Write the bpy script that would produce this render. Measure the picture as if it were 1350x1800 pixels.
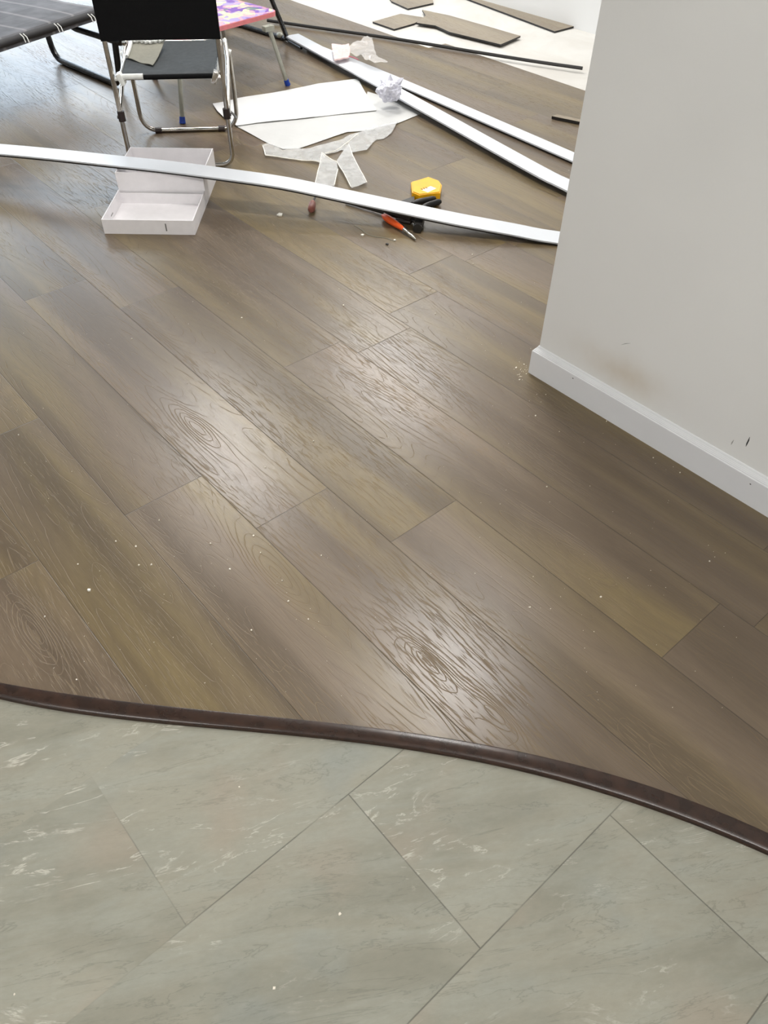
import bpy, bmesh, math, random
from mathutils import Vector, Matrix, noise
random.seed(7)
scene = bpy.context.scene
COL = scene.collection
for o in list(bpy.data.objects): bpy.data.objects.remove(o)

# ------------------------------------------------------------------ camera
F_PX = 1372.39; H = 1.25
M = ((-0.65405008, -0.75639698, 0.00906205), (-0.54771199, 0.46527107, -0.69536639), (0.52175672, -0.45976783, -0.71859826))
cam_data = bpy.data.cameras.new('camera'); cam = bpy.data.objects.new('camera', cam_data); COL.objects.link(cam)
cam_data.sensor_fit = 'VERTICAL'; cam_data.sensor_height = 24; cam_data.lens = 24 * F_PX / 1800
cam_data.clip_start = 0.05
R3 = Matrix((M[0], [-a for a in M[1]], [-a for a in M[2]])).transposed()
cam.matrix_world = Matrix.Translation((0, 0, H)) @ R3.to_4x4()
scene.camera = cam
scene.view_settings.view_transform = 'Standard'; scene.view_settings.look = 'None'
scene.view_settings.gamma = 1; scene.view_settings.use_curve_mapping = False
scene.view_settings.exposure = -0.35

# ------------------------------------------------------------------ world (daylight outside the window) and lamps
world = bpy.data.worlds.new('daylight'); scene.world = world; world.use_nodes = True
bg = world.node_tree.nodes['Background']; bg.inputs[0].default_value = (0.74, 0.87, 1.0, 1); bg.inputs[1].default_value = 6.5

CEIL = 2.7
LAMPS = [((4.0, -2.0), (1.0, .22), 54), ((3.95, -3.5), (1.0, .22), 58), ((1.52, -1.9), (0.7, .20), 52),
         ((-0.9, -0.3), (1.2, .3), 38), ((0.6, 1.6), (1.2, .3), 52)]
LAMP_COL = (1.0, 0.975, 0.94)
for (lx, ly), (sx, sy), en in LAMPS:
    ld = bpy.data.lights.new('ceiling_lamp_light', 'AREA'); ld.shape = 'RECTANGLE'; ld.size = sx; ld.size_y = sy
    ld.energy = en; ld.color = LAMP_COL
    lo = bpy.data.objects.new('ceiling_lamp_light', ld); COL.objects.link(lo); lo.location = (lx, ly, CEIL - .055)
WIN = (6.8, -3.3, -0.6, 0.05, 2.25)   # x, y0, y1, z0, z1
pd = bpy.data.lights.new('window_portal', 'AREA'); pd.shape = 'RECTANGLE'; pd.size = WIN[4]-WIN[3]; pd.size_y = WIN[2]-WIN[1]
pd.cycles.is_portal = True
po = bpy.data.objects.new('window_portal', pd); COL.objects.link(po)
po.location = (WIN[0]+.1, (WIN[1]+WIN[2])/2, (WIN[3]+WIN[4])/2); po.rotation_euler = (0, math.radians(90), 0)

# ------------------------------------------------------------------ helpers
Mi = Matrix(M).transposed()
def px(x, y, z=0.0):
    """a point of the place at height z, measured off the photograph"""
    d = Mi @ Vector(((x-675)/F_PX, (y-900)/F_PX, 1)); s = (z-H)/d.z
    return Vector((d.x*s, d.y*s, z))

def empty(name, loc, label, cat, group=None, rz=0):
    o = bpy.data.objects.new(name, None); COL.objects.link(o); o.location = loc; o.rotation_euler = (0, 0, rz)
    o.empty_display_size = .05; o['label'] = label; o['category'] = cat
    if group: o['group'] = group
    return o
def mat_of(o): return Matrix.Translation(o.location) @ o.rotation_euler.to_matrix().to_4x4()
def wmat(o): return (wmat(o.parent) if o.parent else Matrix()) @ mat_of(o)
def obj(name, bm, m, parent=None, local=False, smooth=False, label=None, cat=None, group=None, kind=None, recalc=True):
    if recalc: bmesh.ops.recalc_face_normals(bm, faces=bm.faces)
    if parent is not None and not local: bm.transform(wmat(parent).inverted())
    me = bpy.data.meshes.new(name); bm.to_mesh(me); bm.free()
    o = bpy.data.objects.new(name, me); COL.objects.link(o)
    if m: me.materials.append(m)
    if parent is not None: o.parent = parent
    if smooth:
        for p in me.polygons: p.use_smooth = True
        me.set_sharp_from_angle(angle=math.radians(38))
    if label: o['label'] = label
    if cat: o['category'] = cat
    if group: o['group'] = group
    if kind: o['kind'] = kind
    return o
def center_origin(o):
    """put the origin of a one-mesh thing at its base"""
    me = o.data; xs = [v.co for v in me.vertices]
    c = Vector((sum(v.x for v in xs)/len(xs), sum(v.y for v in xs)/len(xs), min(v.z for v in xs)))
    me.transform(Matrix.Translation(-c)); o.location = c; return o

def box(bm, c, s, rot=None, bev=0):
    r = bmesh.ops.create_cube(bm, size=1); vs = r['verts']
    bmesh.ops.scale(bm, vec=s, verts=vs)
    if bev:
        es = list({e for v in vs for e in v.link_edges})
        q = bmesh.ops.bevel(bm, geom=es, offset=bev, segments=2, affect='EDGES', profile=.6)
        vs = list({v for f in q['faces'] for v in f.verts} | {v for v in vs if v.is_valid})
    m = Matrix.Translation(c) @ (rot.to_4x4() if rot is not None else Matrix())
    bmesh.ops.transform(bm, matrix=m, verts=vs); return vs
def rounded(pts, rad, n=6):
    pts = [Vector(p) for p in pts]; out = [pts[0]]
    for i in range(1, len(pts)-1):
        a, b, c = pts[i-1], pts[i], pts[i+1]
        d1 = (a-b); d2 = (c-b); r = min(rad, d1.length*.49, d2.length*.49)
        p = b+d1.normalized()*r; q = b+d2.normalized()*r
        for k in range(n+1):
            t = k/n; out.append(p*(1-t)**2 + b*2*t*(1-t) + q*t*t)
    out.append(pts[-1]); return out
def tube(bm, pts, r, seg=12, cap=True):
    pts = [Vector(p) for p in pts]; rs = r if isinstance(r, (list, tuple)) else [r]*len(pts)
    t0 = (pts[1]-pts[0]).normalized(); ref = Vector((0, 0, 1)) if abs(t0.z) < .9 else Vector((1, 0, 0))
    nrm = t0.cross(ref).normalized(); rings = []
    for i, p in enumerate(pts):
        t = (pts[min(i+1, len(pts)-1)]-pts[max(i-1, 0)]).normalized()
        nrm = (nrm - t*nrm.dot(t)).normalized(); b = t.cross(nrm)
        rings.append([bm.verts.new(p + (nrm*math.cos(a)+b*math.sin(a))*rs[i]) for a in [2*math.pi*k/seg for k in range(seg)]])
    for i in range(len(rings)-1):
        for k in range(seg):
            bm.faces.new((rings[i][k], rings[i][(k+1) % seg], rings[i+1][(k+1) % seg], rings[i+1][k]))
    if cap: bm.faces.new(rings[0][::-1]); bm.faces.new(rings[-1])
def prism(bm, poly, z0, z1):
    """poly: list of xy; z0/z1 number or list"""
    n = len(poly); g = lambda z, i: z[i] if isinstance(z, (list, tuple)) else z
    lo = [bm.verts.new((p[0], p[1], g(z0, i))) for i, p in enumerate(poly)]
    hi = [bm.verts.new((p[0], p[1], g(z1, i))) for i, p in enumerate(poly)]
    bm.faces.new(lo[::-1]); bm.faces.new(hi)
    for i in range(n): bm.faces.new((lo[i], lo[(i+1) % n], hi[(i+1) % n], hi[i]))
def clip(poly, p, n):
    """keep the side where (q-p).n <= 0"""
    out = []
    for i in range(len(poly)):
        a = poly[i]; b = poly[(i+1) % len(poly)]
        da = (a[0]-p[0])*n[0]+(a[1]-p[1])*n[1]; db = (b[0]-p[0])*n[0]+(b[1]-p[1])*n[1]
        if da <= 0: out.append(a)
        if (da < 0 < db) or (db < 0 < da):
            t = da/(da-db); out.append((a[0]+(b[0]-a[0])*t, a[1]+(b[1]-a[1])*t))
    return out
def area(poly): return abs(sum(poly[i][0]*poly[(i+1) % len(poly)][1]-poly[(i+1) % len(poly)][0]*poly[i][1] for i in range(len(poly))))/2

class N:
    """small node builder"""
    def __init__(s, name):
        s.m = bpy.data.materials.new(name); s.m.use_nodes = True; s.t = s.m.node_tree; s.b = s.t.nodes['Principled BSDF']
        s.out = s.t.nodes['Material Output']
    def n(s, typ, **kw):
        o = s.t.nodes.new(typ)
        for k, v in kw.items(): setattr(o, k, v)
        return o
    def put(s, sock, v):
        if isinstance(v, bpy.types.NodeSocket): s.t.links.new(v, sock)
        elif v is not None:
            if isinstance(v, (tuple, list)) and sock.type == 'RGBA' and len(v) == 3: v = (*v, 1)
            sock.default_value = v
    def math(s, op, a, b=None, c=None, clampit=False):
        o = s.n('ShaderNodeMath', operation=op); o.use_clamp = clampit
        s.put(o.inputs[0], a); s.put(o.inputs[1], b); s.put(o.inputs[2], c); return o.outputs[0]
    def mix(s, f, a, b, blend='MIX'):
        o = s.n('ShaderNodeMix', data_type='RGBA', blend_type=blend)
        s.put(o.inputs[0], f); s.put(o.inputs[6], a); s.put(o.inputs[7], b); return o.outputs[2]
    def xyz(s, v):
        o = s.n('ShaderNodeSeparateXYZ'); s.put(o.inputs[0], v); return o.outputs
    def vec(s, x, y, z=0.0):
        o = s.n('ShaderNodeCombineXYZ'); s.put(o.inputs[0], x); s.put(o.inputs[1], y); s.put(o.inputs[2], z); return o.outputs[0]
    def noise(s, v, scale, detail=2, rough=.5, dist=0):
        o = s.n('ShaderNodeTexNoise'); s.put(o.inputs['Vector'], v); s.put(o.inputs['Scale'], scale)
        o.inputs['Detail'].default_value = detail; o.inputs['Roughness'].default_value = rough; o.inputs['Distortion'].default_value = dist
        return o.outputs['Fac']
    def rng(s, v, a, b, c=0.0, d=1.0, smooth=False):
        o = s.n('ShaderNodeMapRange', interpolation_type='SMOOTHSTEP' if smooth else 'LINEAR'); s.put(o.inputs[0], v)
        for i, k in enumerate((a, b, c, d)): s.put(o.inputs[i+1], k)
        return o.outputs[0]
    def bump(s, h, strength=.5, dist=.001, nrm=None):
        o = s.n('ShaderNodeBump'); s.put(o.inputs['Height'], h); o.inputs['Strength'].default_value = strength
        o.inputs['Distance'].default_value = dist; s.put(o.inputs['Normal'], nrm)
        s.t.links.new(o.outputs[0], s.b.inputs['Normal']); return o.outputs[0]
    def set(s, **kw):
        for k, v in kw.items(): s.put(s.b.inputs[k.replace('_', ' ')], v)
        return s.m
    def pos(s): return s.n('ShaderNodeTexCoord').outputs['Object']
def srgb(r, g, b):
    f = lambda c: ((c/255+.055)/1.055)**2.4 if c > 10 else c/255/12.92
    return (f(r), f(g), f(b))
def simple(name, col, rough=.5, metal=0, nscale=40, namt=.08, bumpd=0, spec=.5, trans=0, bscale=None):
    s = N(name); nz = s.noise(s.pos(), nscale, 3)
    c = s.mix(s.rng(nz, .3, .7), tuple(k*(1-namt) for k in col), tuple(min(1, k*(1+namt)) for k in col))
    s.set(Base_Color=c, Roughness=s.rng(nz, .3, .7, max(0, rough-.05), min(1, rough+.05)), Metallic=metal)
    s.b.inputs['Specular IOR Level'].default_value = spec
    if trans: s.b.inputs['Transmission Weight'].default_value = trans
    if bumpd: s.bump(s.noise(s.pos(), bscale or nscale*2, 3), .6, bumpd)
    return s.m

# ------------------------------------------------------------------ materials of the room
PL, PW = 1.218, .1976
def wood_material(name, uvmode=True):
    s = N(name)
    if uvmode:
        u, v, _ = s.xyz(s.n('ShaderNodeUVMap', uv_map='plank').outputs[0])
        s1, s2, _ = s.xyz(s.n('ShaderNodeUVMap', uv_map='seed').outputs[0])
    else:
        u, v, _ = s.xyz(s.pos()); s1, s2 = 3.7, .4
    P = s.n('ShaderNodeTexCoord').outputs['Object']; wx, wy, _ = s.xyz(P)
    sd = s.math('MULTIPLY', s1, 37.0)
    # wavering growth rings: contour lines of a stretched field, with knots at the places the floor shows them
    gs = []
    def field(u, v, wx, wy):
        F = s.noise(s.vec(s.math('MULTIPLY_ADD', u, .95, sd), s.math('MULTIPLY', v, 7.5), sd), 1.0, 1.3, .45)
        if uvmode:
            for kx, ky, ax, ay, amp in KNOTS:
                dx = s.math('MULTIPLY', s.math('SUBTRACT', wx, kx), 1/ax); dy = s.math('MULTIPLY', s.math('SUBTRACT', wy, ky), 1/ay)
                d = s.math('SQRT', s.math('ADD', s.math('MULTIPLY', dx, dx), s.math('MULTIPLY', dy, dy)))
                g = s.math('DIVIDE', 1.0, s.math('MULTIPLY_ADD', d, d, 1.0)); gs.append(g)
                F = s.math('MULTIPLY_ADD', g, amp, F)
        return F
    wob = s.noise(s.vec(s.math('MULTIPLY', u, 12), s.math('MULTIPLY', v, 90), sd), 1.0, 2)
    sh = s.math('MULTIPLY', s.math('SUBTRACT', wob, .5), .008)
    v_, wy_ = s.math('ADD', v, sh), s.math('ADD', wy, sh)
    F = field(u, v_, wx, wy_); D = .0015
    Fv = field(u, s.math('ADD', v_, D), wx, s.math('ADD', wy_, D)); Fu = field(s.math('ADD', u, D), v_, s.math('ADD', wx, D), wy_)
    gv = s.math('DIVIDE', s.math('SUBTRACT', Fv, F), D); gu = s.math('DIVIDE', s.math('SUBTRACT', Fu, F), D)
    grad = s.math('MAXIMUM', s.math('SQRT', s.math('ADD', s.math('MULTIPLY', gv, gv), s.math('MULTIPLY', gu, gu))), .15)
    KF = 28.0
    fr = s.math('ABSOLUTE', s.math('SUBTRACT', s.math('FRACT', s.math('MULTIPLY', F, KF)), .5))
    dist = s.math('DIVIDE', fr, s.math('MULTIPLY', grad, KF))
    brk = s.rng(s.noise(s.vec(s.math('MULTIPLY_ADD', u, 14, sd), s.math('MULTIPLY', v, 90), sd), 1.0, 2), .40, .52, 0, 1, True)
    near = s.rng(s.noise(s.vec(s.math('MULTIPLY_ADD', u, 1.1, sd), s.math('MULTIPLY', v, 6), 7.0), 1.0, 1), .36, .56, .45, 1)
    if gs:
        G = gs[0]
        for g in gs[1:len(KNOTS)]: G = s.math('MAXIMUM', G, g)
        G = s.rng(G, .12, .45, 0, 1, True); brk = s.math('MAXIMUM', brk, G); near = s.math('MAXIMUM', near, G)
    ring = s.math('MULTIPLY', s.math('MULTIPLY', s.rng(dist, .0004, .0012, 1, 0, True), brk), near)
    soft = s.rng(fr, .0, .45, 1, 0, True)
    pore = s.rng(s.noise(s.vec(s.math('MULTIPLY_ADD', u, 26, sd), s.math('MULTIPLY', v, 330), sd), 1.0, 1), .58, .64, 0, 1, True)
    pmask = s.rng(s.noise(s.vec(s.math('MULTIPLY_ADD', u, 1.5, sd), s.math('MULTIPLY', v, 9), sd), 1.0, 1), .42, .6, .15, 1)
    pore = s.math('MULTIPLY', pore, pmask)
    line = s.math('MAXIMUM', ring, s.math('MULTIPLY', pore, .8))
    tone = s.noise(s.vec(s.math('MULTIPLY_ADD', u, .8, s.math('MULTIPLY', sd, 1.7)), s.math('MULTIPLY', v, 10), sd), 1.0, 2.5, .55)
    hue = s.noise(s.vec(s.math('MULTIPLY_ADD', u, .7, s.math('MULTIPLY', sd, 2.3)), s.math('MULTIPLY', v, 5.5), sd), 1.0, 1)
    base = s.mix(s.rng(hue, .38, .62, 0, 1, True), WOOD_OLIVE, WOOD_GREY)
    base = s.mix(s.rng(tone, .33, .68, .72, 0, True), base, WOOD_DARK)
    base = s.mix(s.math('MULTIPLY', soft, .16), base, WOOD_DARK)
    base = s.mix(s.math('MULTIPLY', line, .40), base, WOOD_LINE)
    fine = s.noise(s.vec(s.math('MULTIPLY', u, 30), s.math('MULTIPLY', v, 500), sd), 1.0, 2)
    base = s.mix(1.0, base, s.mix(s.rng(fine, .3, .7), (.93, .93, .93), (1.07, 1.07, 1.07)), 'MULTIPLY')
    if uvmode:
        base = s.mix(1.0, base, s.mix(s2, (.92, .92, .92), (1.07, 1.07, 1.07)), 'MULTIPLY')
        e = s.math('MINIMUM', s.math('MINIMUM', u, s.math('SUBTRACT', PL, u)), s.math('MINIMUM', v, s.math('SUBTRACT', PW, v)))
        seam = s.rng(e, .0003, .0009, 1, 0)
        base = s.mix(s.math('MULTIPLY', seam, .6), base, (.012, .009, .006))
        h = s.math('SUBTRACT', s.math('MULTIPLY', line, -.35), s.math('MULTIPLY', s.rng(e, 0, .0014, 1, 0, True), .8))
    else:
        h = s.math('MULTIPLY', line, -.35)
    h = s.math('MULTIPLY_ADD', fine, .12, h)
    rough = s.math('MULTIPLY_ADD', line, .22, s.rng(tone, .3, .7, .28, .31))
    s.set(Base_Color=base, Roughness=rough); s.put(s.b.inputs['Specular IOR Level'], s.math('MULTIPLY_ADD', line, -.5, .60))
    s.bump(h, .72, .0009)
    return s.m
WOOD_OLIVE = (.178, .131, .060); WOOD_GREY = (.160, .118, .079); WOOD_DARK = (.078, .055, .035); WOOD_LINE = (.26, .205, .14)
def kn(x, y, ax, ay, amp): p = px(x, y); return (p.x, p.y, ax, ay, amp)
KNOTS = [kn(345, 750, .11, .026, .27), kn(750, 1160, .065, .016, .24), kn(876, 1258, .06, .015, .20), kn(1030, 985, .08, .018, .2), kn(60, 1110, .09, .024, .26), kn(480, 1010, .12, .030, .24)]
M_WOOD = wood_material('laminate_wood')
WOOD_OLIVE = (.27, .215, .135); WOOD_GREY = (.26, .21, .145); WOOD_DARK = (.17, .13, .085); M_WOODPIECE = wood_material('laminate_offcut', False)

def tile_material():
    s = N('slate_tile'); P = s.pos()
    s1, s2, _ = s.xyz(s.n('ShaderNodeUVMap', uv_map='seed').outputs[0]); u, v, _ = s.xyz(s.n('ShaderNodeUVMap', uv_map='plank').outputs[0])
    mp = s.n('ShaderNodeMapping'); s.put(mp.inputs['Vector'], P); mp.inputs['Rotation'].default_value = (0, 0, math.radians(-61)); P2 = mp.outputs[0]
    x, y, _ = s.xyz(P2)
    sd = s.math('MULTIPLY', s1, 11.0)
    st = s.vec(s.math('MULTIPLY_ADD', x, 2.2, sd), s.math('MULTIPLY', y, 9), sd)
    big = s.noise(s.vec(s.math('MULTIPLY_ADD', x, 3, sd), s.math('MULTIPLY', y, 6), sd), 1.0, 4, .6, .4)
    mid = s.noise(st, 2.2, 6, .68, .5)
    fine = s.noise(s.vec(s.math('MULTIPLY', x, 60), s.math('MULTIPLY', y, 140), 0), 1.0, 5, .7)
    c = s.mix(s.rng(big, .35, .65, 0, 1, True), srgb(128, 126, 113), srgb(146, 143, 129))
    c = s.mix(s.rng(mid, .35, .7, 0, .5, True), c, srgb(152, 154, 144))
    hue = s.noise(s.vec(s.math('ADD', x, sd), y, 0), 5.0, 3)
    c = s.mix(s.rng(hue, .52, .70, 0, .65, True), c, srgb(150, 140, 125))
    c = s.mix(s.rng(hue, .45, .28, 0, .4, True), c, srgb(126, 134, 133))
    # slate ledges: ragged light flecks along the cleft direction
    r1 = s.noise(st, 1.7, 7, .62, .9); led = s.math('ABSOLUTE', s.math('SUBTRACT', r1, .5))
    gate = s.rng(s.noise(s.vec(s.math('MULTIPLY_ADD', x, 2.5, sd), s.math('MULTIPLY', y, 5), 3.0), 1.3, 2), .47, .60, 0, 1, True)
    gate2 = s.rng(s.noise(s.vec(s.math('MULTIPLY', x, 26), s.math('MULTIPLY', y, 40), 3.0), 1.0, 3), .42, .58, 0, 1, True)
    vein = s.math('MULTIPLY', s.math('MULTIPLY', s.rng(led, .0, .016, 1, 0, True), gate), gate2)
    c = s.mix(s.math('MULTIPLY', vein, .75), c, srgb(192, 188, 176))
    r2 = s.noise(s.vec(s.math('MULTIPLY_ADD', x, 2.2, 9.0), s.math('MULTIPLY', y, 12), sd), 2.0, 6, .6, .7)
    dk = s.math('MULTIPLY', s.rng(s.math('ABSOLUTE', s.math('SUBTRACT', r2, .5)), 0, .012, 1, 0, True), s.math('SUBTRACT', 1.0, gate))
    c = s.mix(s.math('MULTIPLY', dk, .32), c, srgb(88, 88, 80))
    c = s.mix(s.rng(fine, .3, .7, .0, .22), c, srgb(110, 110, 100))
    e = s.math('MINIMUM', s.math('MINIMUM', u, s.math('SUBTRACT', .61, u)), s.math('MINIMUM', v, s.math('SUBTRACT', .305, v)))
    gb = s.rng(s.noise(P, 9.0, 2), .36, .5, .35, 1)
    wx, wy, _ = s.xyz(P)
    gb = s.math('MULTIPLY', gb, s.math('MULTIPLY', s.rng(wx, .62, .72, 1, .06), s.rng(wy, -.10, .03, 1, .12)))
    seam = s.math('MULTIPLY', s.rng(e, .0004, .0014, 1, 0), gb)
    c = s.mix(s.math('MULTIPLY', seam, .62), c, srgb(56, 54, 48))
    h = s.math('ADD', s.math('MULTIPLY', mid, 1.2), s.math('MULTIPLY', fine, .35))
    h = s.math('SUBTRACT', s.math('MULTIPLY_ADD', vein, .3, h), s.math('MULTIPLY', seam, .8))
    s.set(Base_Color=c, Roughness=s.rng(fine, .3, .7, .5, .62)); s.b.inputs['Specular IOR Level'].default_value = .35
    s.bump(h, .45, .0015)
    return s.m
M_TILE = tile_material()

def wall_material():
    s = N('painted_wall'); P = s.pos(); x, y, z = s.xyz(P)
    big = s.noise(P, 1.6, 3); st = s.noise(P, 5.0, 4, .6)
    c = s.mix(s.rng(big, .35, .65), srgb(225, 225, 224), srgb(231, 231, 230))
    # greasy yellow-brown stain low on the wall near the corner
    p = WALL_STAIN
    dx = s.math('MULTIPLY', s.math('SUBTRACT', x, p.x), 1/.13); dz = s.math('MULTIPLY', s.math('SUBTRACT', z, p.z), 1/.045)
    g = s.math('POWER', 2.718, s.math('MULTIPLY', s.math('ADD', s.math('MULTIPLY', dx, dx), s.math('MULTIPLY', dz, dz)), -1.0))
    c = s.mix(s.math('MULTIPLY', g, s.rng(st, .3, .65, .1, .75)), c, srgb(205, 194, 176))
    s.set(Base_Color=c, Roughness=.55); s.b.inputs['Specular IOR Level'].default_value = .3
    s.bump(s.noise(P, 60, 3), .15, .001); return s.m
def onwall(x, y, yw):
    d = Mi @ Vector(((x-675)/F_PX, (y-900)/F_PX, 1)); k = yw/d.y; return Vector((d.x*k, yw, H+d.z*k))
WY = -1.4525
WALL_STAIN = onwall(1090, 655, WY)
M_WALL = wall_material()
M_CEIL = simple('ceiling_paint', (.80, .80, .78), .8)
M_SKIRT = simple('white_skirting', srgb(224, 225, 228), .32, nscale=8, namt=.02)
M_BOARD = simple('white_board', srgb(210, 213, 218), .42, nscale=6, namt=.015)
M_EDGE = simple('dark_edge_and_shade', (.012, .010, .009), .5)
M_STRIP = None
def strip_material():
    s = N('dark_wood_strip'); P = s.pos()
    nz = s.noise(s.vec(*[s.math('MULTIPLY', k, m) for k, m in zip(s.xyz(P), (30, 30, 300))]), 1.0, 3)
    s.set(Base_Color=s.mix(s.rng(nz, .3, .7), (.016, .0075, .005), (.038, .018, .011)), Roughness=.27); s.b.inputs['Specular IOR Level'].default_value = .5
    s.bump(nz, .25, .0004); return s.m
M_STRIP = strip_material()
def foam_material():
    s = N('underlay_foam'); P = s.pos()
    w = s.noise(P, 3.2, 4, .6, .6)
    c = s.mix(s.rng(w, .35, .65), srgb(198, 194, 187), srgb(208, 206, 201))
    s.set(Base_Color=c, Roughness=.6); s.bump(s.math('ADD', w, s.math('MULTIPLY', s.noise(P, 14, 3), .3)), .8, .012); return s.m
M_FOAM = foam_material()
M_CHROME = simple('chrome_tube', (.47, .445, .41), .18, metal=1, nscale=14, namt=.25)
M_BLACKTUBE = simple('black_tube', (.006, .006, .007), .3)
M_FABRIC_BLACK = simple('black_cloth', (.0045, .0045, .005), .85, nscale=300, bumpd=.0005, spec=.15)
M_PLASTIC_BLACK = simple('black_plastic', (.010, .009, .009), .4)
M_BROWN_CLIP = simple('dark_brown_clip', (.020, .010, .009), .45)
M_SEAT = simple('charcoal_vinyl', (.017, .021, .023), .6, nscale=60, bumpd=.0004, spec=.3)
M_SEATLINE = simple('beige_lining', srgb(140, 138, 126), .8, nscale=60, bumpd=.0008)
M_WHITEPLASTIC = simple('white_plastic', srgb(225, 226, 222), .4)
M_GREYTUBE = simple('grey_painted_tube', srgb(158, 158, 146), .35)
M_BLUE = simple('blue_rubber', srgb(24, 66, 170), .5)
M_PINK = simple('pink_edge_band', srgb(222, 128, 132), .5)
M_CARD = simple('white_cardboard', srgb(234, 231, 233), .65, nscale=30, namt=.03)
M_STAPLE = simple('grey_slot', (.16, .155, .15), .6)
M_PAPER = simple('white_paper', srgb(218, 218, 230), .7, nscale=20, namt=.02)
M_FOAMSHEET = simple('white_foam_sheet', srgb(208, 209, 208), .5, nscale=12, namt=.02, bumpd=.002, bscale=12)
M_FOAMSHEET2 = simple('grey_white_foam_sheet', srgb(200, 200, 198), .4, nscale=12, namt=.03, bumpd=.003, bscale=16)
def film_material(name, col, alpha, rough=.25):
    s = N(name); nz = s.noise(s.pos(), 30, 3)
    s.set(Base_Color=col, Roughness=rough, Alpha=s.rng(nz, .3, .7, alpha-.08, alpha+.08))
    s.bump(nz, .6, .004); return s.m
M_FILM = film_material('milky_film', srgb(228, 228, 226), .36)
M_FILM_EDGE = simple('white_film_edge', srgb(240, 236, 226), .5)
M_CLEARBAG = film_material('clear_bag_film', srgb(228, 224, 220), .30)
M_PINKBAG = film_material('pink_wrapper', srgb(240, 208, 205), .85)
M_YELLOW = simple('yellow_plastic', srgb(240, 176, 14), .35)
M_LABEL = simple('white_label', srgb(240, 236, 225), .5)
M_INK = simple('brown_ink', srgb(150, 95, 30), .5)
M_ORANGE = simple('orange_plastic', srgb(234, 92, 34), .35)
M_STEEL = simple('bare_steel', (.55, .54, .50), .28, metal=1)
M_HAMMER = simple('dark_steel', (.02, .018, .016), .42)
M_HGRIP = simple('dark_brown_grip', (.032, .018, .014), .5)
M_REDKNOB = simple('dull_red_plastic', srgb(140, 84, 72), .45)
M_DUST = simple('sawdust_chips', srgb(222, 214, 200), .8)
M_LAMPBODY = simple('lamp_housing', (.8, .8, .8), .5)
def glass_material():
    s = N('window_glass'); t = s.n('ShaderNodeBsdfTransparent'); g = s.n('ShaderNodeBsdfGlossy'); g.inputs['Roughness'].default_value = .02
    mx = s.n('ShaderNodeMixShader'); mx.inputs[0].default_value = .06; s.t.links.new(t.outputs[0], mx.inputs[1]); s.t.links.new(g.outputs[0], mx.inputs[2])
    s.t.links.new(mx.outputs[0], s.out.inputs['Surface']); return s.m
M_GLASS = glass_material()
def emit_material():
    s = N('lamp_diffuser'); e = s.b; e.inputs['Base Color'].default_value = (.9, .9, .88, 1); e.inputs['Roughness'].default_value = .4
    e.inputs['Emission Color'].default_value = (*LAMP_COL, 1); e.inputs['Emission Strength'].default_value = 2.0; return s.m
M_DIFFUSER = emit_material()

# ------------------------------------------------------------------ arc between the two floors
Uc = [(-60, 1190), (0, 1197), (140, 1219), (270, 1240), (410, 1255), (540, 1268), (675, 1280), (770, 1293), (850, 1307), (925, 1322), (1000, 1340), (1065, 1358), (1125, 1377), (1200, 1404), (1350, 1465), (1420, 1496)]
Lc = [(-60, 1215), (0, 1227), (145, 1257), (300, 1275), (450, 1287), (560, 1298), (675, 1311), (750, 1322), (825, 1337), (900, 1354), (975, 1372), (1035, 1388), (1090, 1405), (1180, 1434), (1275, 1470), (1350, 1504), (1420, 1537)]
CC = Vector((-1.48, 2.09))
def polar_fit(pts, z):
    ps = [px(a, b, z) for a, b in pts]; th = [math.atan2(p.y-CC.y, p.x-CC.x) for p in ps]; r = [math.hypot(p.x-CC.x, p.y-CC.y) for p in ps]
    t0 = sum(th)/len(th); n = 5
    A = [[0.0]*(n+1) for _ in range(n)]
    for t, rr in zip(th, r):
        b = [(t-t0)**k for k in range(n)]
        for i in range(n):
            for j in range(n): A[i][j] += b[i]*b[j]
            A[i][n] += b[i]*rr
    for i in range(n):
        pv = max(range(i, n), key=lambda k: abs(A[k][i])); A[i], A[pv] = A[pv], A[i]
        for k in range(n):
            if k != i:
                f = A[k][i]/A[i][i]
                for j in range(i, n+1): A[k][j] -= f*A[i][j]
    co = [A[i][n]/A[i][i] for i in range(n)]; lo, hi = min(th), max(th)
    def fn(t):
        tt = min(max(t, lo), hi); v = sum(c*(tt-t0)**k for k, c in enumerate(co))
        return v
    return fn, lo, hi
TZ = -.007
rU, lo, hi = polar_fit(Uc, .003); rL, _, _ = polar_fit(Lc, TZ)
def arc(rf, t, d=0.0): r = rf(t)+d; return Vector((CC.x+r*math.cos(t), CC.y+r*math.sin(t), 0))
T0, T1 = -1.95, .25
NA = 220
TH = [T0+(T1-T0)*i/NA for i in range(NA+1)]

# laminate: planks laid in rows along x, cut along the arc, ending in two steps at the bare underlay
ya, yb, xb = px(620, 38).y, px(915, 110).y, px(800, 72).x
KNOWN = {-0.7515: 1.05, -0.5539: 1.27, -1.5418: 1.514, -.949: .83}
bm = bmesh.new(); uvp = bm.loops.layers.uv.new('plank'); uvs = bm.loops.layers.uv.new('seed')
def add_tile(bm, poly, ori, axis, seed, z):
    """flat clipped piece with local plank coordinates"""
    if len(poly) < 3 or area(poly) < 1e-6: return
    vs = [bm.verts.new((p[0], p[1], z)) for p in poly]
    try: f = bm.faces.new(vs)
    except ValueError: return
    for l in f.loops:
        a, b = l.vert.co.x-ori[0], l.vert.co.y-ori[1]
        l[uvp].uv = (a, b) if axis == 0 else (b, a); l[uvs].uv = seed
    if f.normal.z < 0: f.normal_flip()
arcU = [arc(rU, t, -.006) for t in TH]
ni = -13
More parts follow.
